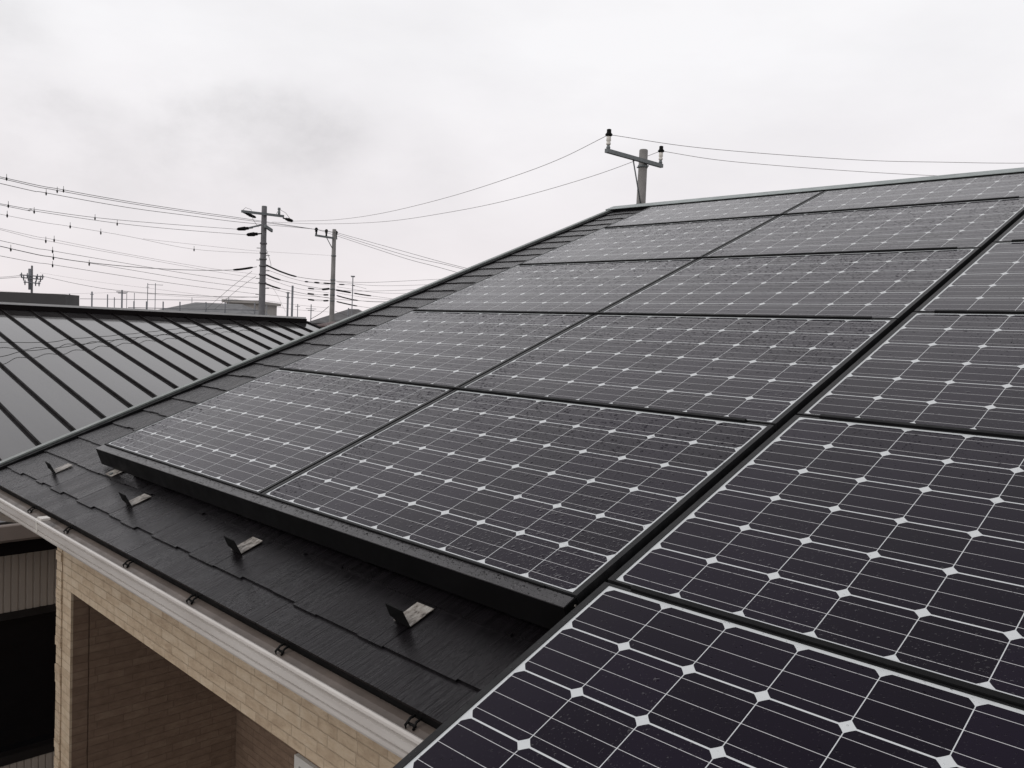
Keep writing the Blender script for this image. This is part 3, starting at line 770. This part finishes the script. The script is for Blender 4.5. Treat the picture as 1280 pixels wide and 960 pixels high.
# --- nearest pole above the ridge
e3, t3 = pole(804.6, 187, 21.0, 0.105, 'nearest utility pole, rising behind the ridge with two white insulators', MT['concrete'])
La, Ra = at(758.0, 190.0, 20.0), at(827.0, 208.8, 21.5)
off = (Vector((t3.x, t3.y, 0)) - CAM); off.z = 0; off.normalize(); off = -off * 0.16
la, ra = loc(e3, La + off), loc(e3, Ra + off); ra.z = la.z
b = MB(); dirv = (ra - la).normalized(); s_ = dirv.cross(Vector((0, 0, 1))).normalized()
def beam(b, p, q, w, h):
    d_ = (q - p).normalized(); sd = d_.cross(Vector((0, 0, 1))).normalized() * (w / 2); up = Vector((0, 0, h / 2))
    c = [p - sd - up, p + sd - up, p + sd + up, p - sd + up]; c2 = [x + (q - p) for x in c]
    for i in range(4): b.face([c[i], c[(i + 1) % 4], c2[(i + 1) % 4], c2[i]])
    b.face(c[::-1]); b.face(c2)
beam(b, la, ra, 0.09, 0.09); b.build('crossarm', MT['steel'], e3, 0.005)
p3a = insulator(e3, la + dirv * 0.07 + Vector((0, 0, 0.045)), 0.45, 0.056) + Vector(e3.location)
p3b = insulator(e3, ra - dirv * 0.06 + Vector((0, 0, 0.045)), 0.43, 0.053) + Vector(e3.location)
b = MB(); st = la + (ra - la) * 0.47; b.tube([st + Vector((0, 0, -0.05)), Vector((s_.x * 0.0 + 0.07, -0.10, t3.z - 1.36)) * 1.0], 0.017, 6); b.build('brace', MT['steel'], e3)
band(e3, t3, la.z - 0.10, 0.125); band(e3, t3, t3.z - 1.36, 0.125)
# --- thick pole
e1, t1 = pole(330.5, 257.5, 33.0, 0.100, 'thick grey utility pole, tallest one left of the roof, with dark hanging insulators', MT['concrete_dark'])
tow = (CAM - t1); tow.z = 0; tow.normalize(); tow = tow * 0.17
l1, r1 = loc(e1, at(302, 264.7, 32.5) + tow), loc(e1, at(354.5, 271.6, 33.5) + tow)
r1.z = l1.z
b = MB(); beam(b, l1, r1, 0.09, 0.09); b.build('crossarm', MT['steel'], e1)
def dead_end(e, p, q, r):
    """strain insulator with a flared black hood, from p (arm) to q (wire)"""
    p, q = Vector(p), Vector(q); d_ = q - p
    b = MB(); b.tube([p, p + d_ * 0.25, p + d_ * 0.28, p + d_ * 0.45, p + d_ * 0.5, p + d_ * 0.9, q], [0.025, 0.03, r * 0.7, r * 0.75, r, r * 0.75, 0.02], 10)
    return b.build('strain_insulator', MT['rubber'], e)
dead_end(e1, loc(e1, at(304, 265.5, 32.4)), loc(e1, at(320, 272, 32.7)), 0.065)
dead_end(e1, loc(e1, at(353.5, 272.5, 33.3)), loc(e1, at(366.5, 276.5, 33.5)), 0.075)
b = MB(); b.lathe([(0.02, 0), (0.05, 0.03), (0.05, 0.18), (0.035, 0.2), (0.06, 0.24), (0.05, 0.32)], loc(e1, at(348.7, 270, 33.2)), 10); b.build('post_insulator', MT['steel'], e1)
l2, r2 = loc(e1, at(312, 285.2, 32.4) + tow), loc(e1, at(340, 289, 33.3) + tow)
b = MB(); beam(b, l2, loc(e1, at(326, 282, 32.9) + tow), 0.06, 0.06); beam(b, loc(e1, at(331, 283, 33.0) + tow), r2, 0.09, 0.12); b.build('bracket_arm', MT['steel'], e1)
dead_end(e1, loc(e1, at(316, 284.8, 32.4)), loc(e1, at(296, 286.5, 32.0)), 0.08)
dead_end(e1, loc(e1, at(327, 292, 32.6)), loc(e1, at(308, 293.5, 32.3)), 0.085)
for yy in (304, 316, 323.5, 332, 343, 353.5): band(e1, t1, at(329, yy, 33.0).z, 0.135 + (yy - 300) * 0.0003, 'concrete_dark')
for k, yy in enumerate((310, 319, 325, 338, 348, 360, 368)):
    z = at(329, yy, 33).z; sgn = 1 if k % 2 else -1
    q = MB(); q.tube([(0, 0, z), (RIGHT.x * 0.26 * sgn, RIGHT.y * 0.26 * sgn, z)], 0.014, 5); q.build('step_bolt', MT['concrete_dark'], e1)
for pth in (((303, 263, 32.4), (307, 259.5, 32.5), (314, 262, 32.6), (316, 274, 32.5), (323, 284, 32.6)),
            ((345, 268, 33.2), (349, 261.5, 33.2), (357, 266, 33.3), (363, 274, 33.4)),
            ((333, 312, 32.8), (337, 324, 32.8), (339, 332, 32.8), (334, 334, 32.8))):
    q = MB(); q.tube([loc(e1, at(*w_)) for w_ in pth], 0.008, 5); q.build('jumper_wire', MT['wire'], e1)
# --- thin pole
e2, t2 = pole(418, 286.5, 42.0, 0.095, 'thin pale utility pole right of the thick one, with three pin insulators', MT['concrete'])
tow2 = (CAM - t2); tow2.z = 0; tow2.normalize(); tow2 = tow2 * 0.16
l3, r3 = loc(e2, at(394.5, 294.6, 41.2) + tow2), loc(e2, at(421, 294.2, 42.3) + tow2); r3.z = l3.z
b = MB(); beam(b, l3, r3, 0.09, 0.09); b.build('crossarm', MT['steel'], e2)
p2 = []
for f_ in (0.03, 0.5, 0.97):
    o_ = l3 + (r3 - l3) * f_ + Vector((0, 0, 0.045))
    b = MB(); b.lathe([(0.03, 0), (0.05, 0.02), (0.035, 0.1), (0.06, 0.14), (0.06, 0.2), (0.085, 0.22), (0.08, 0.27), (0.04, 0.33)], o_, 10); b.build('pin_insulator', MT['rubber'], e2)
    p2.append(o_ + Vector(e2.location) + Vector((0, 0, 0.25)))
b = MB(); b.tube([l3 + (r3 - l3) * 0.5, Vector((0.0, -0.1, at(414, 310, 42).z))], 0.02, 6); b.build('brace', MT['steel'], e2)
for yy in (319.5, 349.5, 354, 361, 368.5, 376): band(e2, t2, at(415, yy, 42).z, 0.125)
# --- far pole at the left
e4, t4 = pole(40, 332, 58, 0.06, 'small distant utility pole with crossarms above the dark flat roof at the left', MT['concrete_dark'])
for (yy, wd_) in ((343.5, 15), (347, 12), (352.5, 10)):
    a_, b_ = loc(e4, at(40 - wd_, yy, 57)), loc(e4, at(40 + wd_, yy + 0.6, 58.6)); b_.z = a_.z
    b = MB(); beam(b, a_, b_, 0.07, 0.07)
    for f_ in (0.06, 0.3, 0.72, 0.94): b.lathe([(0.03, -0.2), (0.05, 0.0), (0.03, 0.16)], a_ + (b_ - a_) * f_, 6)
    b.build('crossarm', MT['far_metal'], e4)
b = MB(); b.tube([loc(e4, at(37.3, 336, 57.8)), loc(e4, at(37.3, 362, 57.8))], 0.10, 8); b.build('riser_pipe', MT['far_metal'], e4)
# --- distant thin masts behind the metal roof ridge
def mast(x, y0, d, r, label, name='antenna_mast', arms=(), cat='antenna mast', mat='far_metal'):
    top = at(x, y0, d); e = thing(name, (top.x, top.y, 0), label, cat)
    b = MB(); b.tube([(0, 0, 0), (0, 0, top.z)], r, 8); b.build('mast', MT[mat], e)
    for (yy, hw) in arms:
        z = at(x, yy, d).z; w_ = hw * d / FPX
        b = MB(); b.tube([(-RIGHT.x * w_, -RIGHT.y * w_, z), (RIGHT.x * w_, RIGHT.y * w_, z)], max(0.02, r * 0.5), 6); b.build('arm', MT[mat], e)
    return e
mast(441.2, 346, 38, 0.022, 'thin tall mast with small lamp head right of the thin pole', 'lamp_mast', ((345.2, 2.6), (346, 2.2)), 'mast')
mast(435.6, 385, 44, 0.03, 'short thin post right of the thin pole near our roof', 'post')
mast(360, 365, 48, 0.055, 'left one of two thin posts between the thick and thin poles', 'post', ((366, 2.5), (372, 2)))
mast(365.8, 357, 48, 0.06, 'right taller one of two thin posts between the thick and thin poles', 'post', ((360, 1.2),))
mast(372.2, 380, 60, 0.03, 'short antenna mast just right of the two posts', 'antenna_mast', ((383, 3),))
mast(389, 380.5, 60, 0.035, 'antenna mast with cross shape left of the thin pole', 'antenna_mast', ((386, 6.5), (388, 4)))
mast(333.5, 380, 60, 0.03, 'short antenna mast just right of the thick pole', 'antenna_mast', ((386, 4), (384, 2)))
mast(152.6, 362.5, 55, 0.055, 'dark stout mast with small top arm among the thin posts along the ridge', 'antenna_mast', ((365, 7), (366.5, 5)))
mast(184.7, 354, 70, 0.03, 'left mast of the tall thin frame rising above the grey hip roof', 'frame_mast', ((359, 2),))
mast(194.3, 354, 70, 0.03, 'right mast of the tall thin frame rising above the grey hip roof', 'frame_mast', ((356, 9.5), (367, 9)))
mast(87, 367, 55, 0.04, 'first thin antenna right of the dark flat roof', 'antenna_mast', ((372, 4), (377, 6)))
mast(115, 364.5, 55, 0.05, 'second thin antenna right of the dark flat roof', 'antenna_mast', ((368, 2),))
mast(134.5, 368, 60, 0.04, 'bare thin post left of the dark stout mast', 'post')
mast(143, 371.5, 60, 0.03, 'short thin antenna close left of the dark stout mast', 'antenna_mast', ((374, 2),))
mast(158.5, 366, 70, 0.025, 'bare pale post close right of the dark stout mast', 'post')
mast(168, 366, 70, 0.025, 'bare pale post midway between the stout mast and the thin frame', 'post')
mast(240, 372, 85, 0.03, 'faint antenna behind the middle of the grey hip roof', 'antenna_mast', ((375, 4),))
mast(286, 371, 85, 0.03, 'faint antenna at the right end of the grey hip roof', 'antenna_mast', ((374.5, 5), (376.5, 3)))
# low dark-blue railing standing behind the ridge
rl = thing('roof_railing', at(180, 400, 62) * 1.0, 'low dark railing with five stubby posts behind the metal roof ridge', 'railing')
ro_ = Vector(rl.location)
for x in (167.5, 183.2, 204, 225, 257.5, 281.5, 318.5):
    q = MB(); a_ = at(x, 376.5 + (x - 167) * 0.012, 62) - ro_; q.tube([a_, a_ - Vector((0, 0, 1.6))], 0.05, 8); q.build("railing_post", MT["far_metal"], rl)
q = MB(); q.tube([at(160, 384.5, 62) - ro_, at(330, 388, 62) - ro_], 0.03, 6); q.tube([at(100, 373.5, 62.2) - ro_, at(186, 374.5, 62.2) - ro_, at(330, 376, 62.2) - ro_], 0.02, 6)
q.build('rail', MT['far_metal'], rl)

# ------------------------------------------------------------------ overhead wires
def spline(pts, n=10):
    o = []
    P_ = [pts[0] * 2 - pts[1]] + pts + [pts[-1] * 2 - pts[-2]]
    for i in range(1, len(P_) - 2):
        a, b, c, d_ = P_[i - 1:i + 3]
        for k in range(n):
            t_ = k / n
            o.append(0.5 * ((2 * b) + (c - a) * t_ + (2 * a - 5 * b + 4 * c - d_) * t_ * t_ + (3 * b - a - 3 * c + d_) * t_ ** 3))
    o.append(pts[-1]); return o
def wire(px, label, r=0.011, mat='wire', marks=(), sleeves=(), ext=True, group=None):
    """px: (x, y, depth) or Vector points"""
    pts = [q if isinstance(q, Vector) else at(*q) for q in px]
    if ext and not isinstance(px[0], Vector) and px[0][0] <= 0:
        d_ = (pts[0] - pts[1]).normalized(); pts = [pts[0] + d_ * 9 + Vector((0, 0, 0.25))] + pts
    last = px[-1]
    if not isinstance(last, Vector) and 470 < last[0] < 700:     # behind our roof the line simply goes on
        d_ = (pts[-1] - pts[-2]).normalized(); pts = pts + [pts[-1] + d_ * 14 + Vector((0, 0, 0.4))]
    sp_ = spline(pts)
    b = MB(); b.tube(sp_, r * 0.72, 6)
    o = b.build('overhead_wire', MT[mat]); 
    tag(o, label, 'wire', group or 'overhead wires')
    for (x, y, d_) in marks:
        p_ = at(x, y, d_)
        c = min(sp_, key=lambda s: (s - p_).length)
        k = MB(); k.tube([p_ + Vector((0, 0, 0.11)), p_ + Vector((0, 0, 0.03)), p_, p_ + Vector((0, 0, -0.04)), p_ + Vector((0, 0, -0.08))], [0.006, 0.007, 0.022, 0.024, 0.005], 8)
        k.build('wire_marker', MT['rubber'], o)
    for (a_, b_, rs_) in sleeves:
        n = len(sp_) - 1; i0, i1 = int(a_ * n), max(int(a_ * n) + 1, int(b_ * n))
        k = MB(); seg = sp_[i0:i1 + 1]; k.tube(seg, [rs_ * (0.7 if j in (0, len(seg) - 1) else 1.0) for j in range(len(seg))], 8)
        k.build('sleeve', MT['rubber'], o)
    return o
def D(x, x0=0, d0=23.0, x1=325, d1=32.8):      # the line to the left comes nearer
    t_ = (x - x0) / (x1 - x0); return 1 / ((1 - t_) / d0 + t_ / d1)
def WL(pts): return [(x, y, D(x)) for x, y in pts]
# three high lines running past the thick pole to the thin pole
wire(WL([(0, 221), (79, 237.2), (160, 251.7), (240, 264), (303, 272.8)]) + [p2[2]], 'uppermost of the wires entering at the left edge, strung to the thin pole', 0.012, marks=[(8.3, 222.5, D(8)), (79.4, 237.4, D(79))])
wire(WL([(0, 222.7), (71.5, 238), (160, 253.8), (240, 266), (303, 274.5)]) + [p2[1]], 'second wire from the top at the left edge, close under the uppermost', 0.012, marks=[(71.5, 238.2, D(71))])
wire(WL([(0, 229.2), (58, 241.2), (160, 259.4), (240, 270), (303, 278)]) + [p2[0]], 'third wire from the top at the left edge, last of the high trio', 0.012, marks=[(57.7, 241, D(58))])
# two lines dead-ended on the thick pole
wire(WL([(0, 254.6), (42.7, 261.5), (118.8, 271.9), (200, 279.3), (296, 286.5)]), 'upper of the two wires ending at the flared insulators of the thick pole', 0.010, marks=[(10.4, 256.5, D(10)), (118.8, 272.2, D(119))])
wire(WL([(0, 256), (42.7, 263.7), (146.5, 279), (230, 287.5), (308, 293.5)]), 'lower of the two wires ending at the flared insulators of the thick pole', 0.010, marks=[(42.7, 263.8, D(43)), (146.5, 279.2, D(146))])
# one thin pale line
wire(WL([(0, 267.7), (87.5, 283), (160, 295.4), (242.6, 311.5), (323.5, 316.7)]), 'thin pale wire at mid height, ending at a band of the thick pole', 0.007, 'wire_pale', marks=[(9, 268.5, D(9)), (87.7, 282.5, D(88)), (126, 290.3, D(126)), (242.6, 311.5, D(243))])
wire([(179, 298.5, D(179)), (282, 309.8, D(282)), (333, 314.5, 33), (413, 319.3, 41.8)], 'thin pale wire branching off at mid height and going on to the thin pole', 0.006, 'wire_pale')
wire(WL([(0, 285.4), (67.5, 299.5), (160, 317.7), (260, 335), (322, 343)]), 'upper of a faint wire pair below the mid height wire', 0.0065, 'wire_pale', marks=[(67.7, 299.5, D(68))])
wire(WL([(0, 287.0), (57.3, 300.5), (160, 319.8), (260, 338), (322, 348)]), 'lower of a faint wire pair below the mid height wire', 0.0065, 'wire_pale', marks=[(57.3, 300.6, D(57))])
wire(WL([(0, 300.6), (65.6, 313.5), (160, 329.6), (240, 343), (323, 354.7)]), 'grey wire just above the thick black cable at the left edge', 0.009, marks=[(65.8, 313.3, D(66))])
wire(WL([(0, 307.7), (66.7, 321.5), (111.5, 328.2), (176, 334.4), (240, 337.6), (292, 337.3), (321, 333.5)]), 'thick black cable rising into the thick pole with a black sleeve', 0.015, marks=[(13.5, 311, D(14)), (66.7, 321.8, D(67)), (111.5, 329.3, D(111))], sleeves=[(0.87, 0.985, 0.040)])
wire(WL([(111.5, 328.8), (160, 336.8), (240, 350), (322, 361)]), 'wire parting from the thick black cable and running lower to the thick pole', 0.009)
wire(WL([(0, 319.8), (65.6, 330.8), (160, 345.8), (240, 357.5), (322.8, 367.7)]), 'grey wire just below the thick black cable at the left edge', 0.009, marks=[(65.8, 331, D(66))])
wire([at(50, 344.5, 57), at(100, 355.5, 50), at(152, 363.5, 45), at(240, 369.5, 38), at(322, 371.5, 33)], 'heavy wire from the small distant pole to the foot of the thick pole', 0.016, ext=False)
wire([at(50, 341, 57), at(120, 352, 50), at(200, 362, 42), at(322, 378, 33)], 'faint wire from the small distant pole passing above the roof antennas', 0.008, 'wire_pale', ext=False)
wire([at(-60, 349.5, 52), at(0, 348, 55), at(28, 346, 57.5)], 'short black wire from the left edge to the small distant pole', 0.020, ext=False)
wire([at(-60, 347.5, 50), at(0, 346.5, 54), at(28, 344, 57.5)], 'second short black wire from the left edge to the small distant pole', 0.016, ext=False)
wire([at(315, 339, 32.4), at(288, 360, 36), at(258, 386, 41)], 'left of two slanting wires falling away from the thick pole', 0.010, ext=False)
wire([at(320, 345, 32.6), at(297, 362, 36), at(268, 387, 41)], 'right of two slanting wires falling away from the thick pole', 0.010, ext=False)
wire([at(333, 376, 33), at(370, 381, 37), at(411, 385, 41.8)], 'faint low wire between the two poles, just above the ridge', 0.008, 'wire_pale', ext=False)
wire([at(333, 381.5, 33), at(370, 387, 37), at(411, 390, 41.8)], 'lowest faint wire between the two poles, grazing the ridge', 0.008, 'wire_pale', ext=False)
wire([at(152, 364.5, 55), at(210, 369.5, 48), at(265, 372.5, 40), at(323, 371, 33)], 'faint wire from the dark stout mast to the thick pole', 0.010, 'wire_pale', ext=False)
wire([at(-40, 361, 70), at(60, 367, 68), at(152, 365.5, 55)], 'faint wire from behind the dark flat roof to the dark stout mast', 0.010, 'wire_pale', ext=False)
for pts_, txt_ in ((((333, 337), (372, 350), (411, 356.5)), 'sagging cable between the poles, just under the topmost heavy cable'),
                   (((333, 348), (372, 360.5), (411, 366)), 'sagging cable between the poles, halfway up the bundle'),
                   (((333, 359), (372, 368.5), (411, 372)), 'sagging cable between the poles, low in the bundle')):
    wire([at(x_, y_, 33 + (x_ - 330) / 84 * 9) for x_, y_ in pts_], txt_, 0.009, ext=False, group='cable bundle between the poles')
for pts_, txt_ in ((((421, 352.5), (470, 357), (530, 356), (600, 352)), 'upper thin cable running right from the thin pole'),
                   (((421, 358.5), (475, 366), (540, 366.5)), 'middle thin cable running right from the thin pole'),
                   (((421, 366), (465, 373), (515, 375)), 'lower thin cable running right from the thin pole')):
    wire([at(x_, y_, 42) for x_, y_ in pts_], txt_, 0.010, ext=False, group='cables right of the thin pole')
# low-voltage cables between the two poles and on to the right
def X(x): return 33 + (x - 330) / (414 - 330) * 9
def WR(pts): return [at(x, y, X(x)) for x, y in pts]
wire(WR([(332, 331), (353, 340.3), (376, 346.8), (413, 351), (460, 353), (520, 350.5), (600, 346)]), 'topmost heavy cable from the thick pole past the thin pole, black sleeved', 0.014, sleeves=[(0.0, 0.30, 0.035)], ext=False)
wire(WR([(332, 343), (354, 350.8), (404, 360.9), (455, 363.8), (520, 362), (600, 358)]), 'second heavy cable from the thick pole past the thin pole, black sleeved', 0.014, sleeves=[(0.0, 0.18, 0.035)], ext=False)
wire(WR([(331.5, 354.6), (354, 361.6), (411.6, 372.7), (450, 376), (489, 377), (560, 376)]), 'third heavy cable from the thick pole past the thin pole, black sleeved', 0.014, sleeves=[(0.0, 0.18, 0.035)], ext=False)
wire(WR([(331.5, 368), (370, 372.2), (411.6, 375.7)]), 'lowest plain cable between the thick and thin poles', 0.010, ext=False)
for k, (pa, sl, txt) in enumerate((
        ([(381, 352), (396, 353.2), (413, 354.6)], [(0.0, 0.16, .035), (0.4, 0.62, .035), (0.75, 1.0, .035)], 'topmost short sleeved lead left of the thin pole'),
        ([(385, 360.3), (400, 361.8), (412, 360.9)], [(0.0, 0.25, .035), (0.6, 1.0, .05)], 'second short sleeved lead left of the thin pole'),
        ([(384.5, 366.8), (398, 368.4), (410.5, 368.6)], [(0.0, 0.3, .035), (0.75, 1.0, .04)], 'third short sleeved lead left of the thin pole'),
        ([(385, 374.3), (398, 376), (410.5, 375.8)], [(0.0, 0.3, .035), (0.75, 1.0, .04)], 'lowest short sleeved lead left of the thin pole'))):
    wire([at(x, y, 41.4) for x, y in pa], txt, 0.012, sleeves=sl, ext=False, group='sleeved leads at the thin pole')
wire(WR([(420, 362.5), (440, 366), (453, 368.3), (475, 371.3), (493, 373.8), (540, 380)]), 'uppermost sleeved cable leaving the thin pole towards our roof', 0.012, sleeves=[(0.0, 0.18, .045), (0.25, 0.5, .035)], ext=False)
wire(WR([(421, 369.5), (434, 373), (447, 375.5), (470, 377.5), (500, 377.5)]), 'middle sleeved cable leaving the thin pole towards our roof', 0.012, sleeves=[(0.0, 0.5, .032)], ext=False)
wire(WR([(421, 377), (434, 380), (446.5, 382.5), (468, 385.5), (500, 389)]), 'lowest sleeved cable leaving the thin pole towards our roof', 0.012, sleeves=[(0.0, 0.5, .032)], ext=False)
wire(WR([(424, 355.5), (440, 356.5), (458, 361)]), 'short thin lead dipping right of the thin pole', 0.010, sleeves=[(0.02, 0.2, .03), (0.5, 0.62, .03)], ext=False)
wire([at(411, 383, 41.9), at(400, 392, 42.2), at(388, 399, 42.5)], 'stay wire slanting down left of the thin pole', 0.018, ext=False)
wire([at(419, 389, 41.9), at(434, 394.5, 42), at(450, 397, 42.2)], 'service wire drooping right at the foot of the thin pole', 0.012, ext=False)
wire([at(337, 355, 33), at(345, 366, 34), at(357, 390, 37)], 'thin service wire dropping from the thick pole between the poles', 0.006, 'wire_pale', ext=False)
# from the thin pole to the right, behind our verge
wire([p2[2], at(505, 314.3, 37), at(560, 329.5, 34.5), at(640, 349, 31)], 'upper wire of three sloping from the thin pole to our verge', 0.012, ext=False)
wire([p2[1], at(505, 318.6, 36.5), at(560, 331.5, 34), at(640, 352, 30.5)], 'middle wire of three sloping from the thin pole to our verge', 0.012, ext=False)
wire([p2[0], at(432, 298.5, 40), at(505, 322.5, 36), at(548, 334, 33.5), at(640, 360, 30)], 'lower wire of three sloping from the thin pole to our verge', 0.012, ext=False)
# thick pole to the near pole and beyond
wire([at(366, 276.5, 33.4), at(420, 274.6, 30.5), at(480, 266, 28), at(560, 246.5, 25.2), at(639, 221.5, 22.8), at(700, 198.5, 21.2), p3a], 'wire climbing from the thick pole to the higher left insulator of the nearest pole', 0.009, 'wire_pale', ext=False)
wire([at(340, 277.5, 33.2), at(400, 279.8, 31.2), at(480, 277, 28.5), at(560, 265.5, 26), at(640, 249, 24), at(741, 220, 22.2), p3b], 'wire climbing from the thick pole to the lower right insulator of the nearest pole', 0.009, 'wire_pale', ext=False)
wire([p3a, at(880, 185.3, 20.5), at(1067, 199.6, 21), at(1185, 202.8, 21.6), at(1280, 203.9, 22.2), at(1420, 202, 23.5)], 'upper wire from the nearest pole to the right edge', 0.009, 'wire_pale', ext=False)
wire([p3b, at(890, 199, 22), at(960, 206, 22.3), at(1060, 213.5, 22.8), at(1167, 219.5, 23.5), at(1280, 223, 24.3)], 'lower wire from the nearest pole, meeting the ridge at the right', 0.009, 'wire_pale', ext=False)
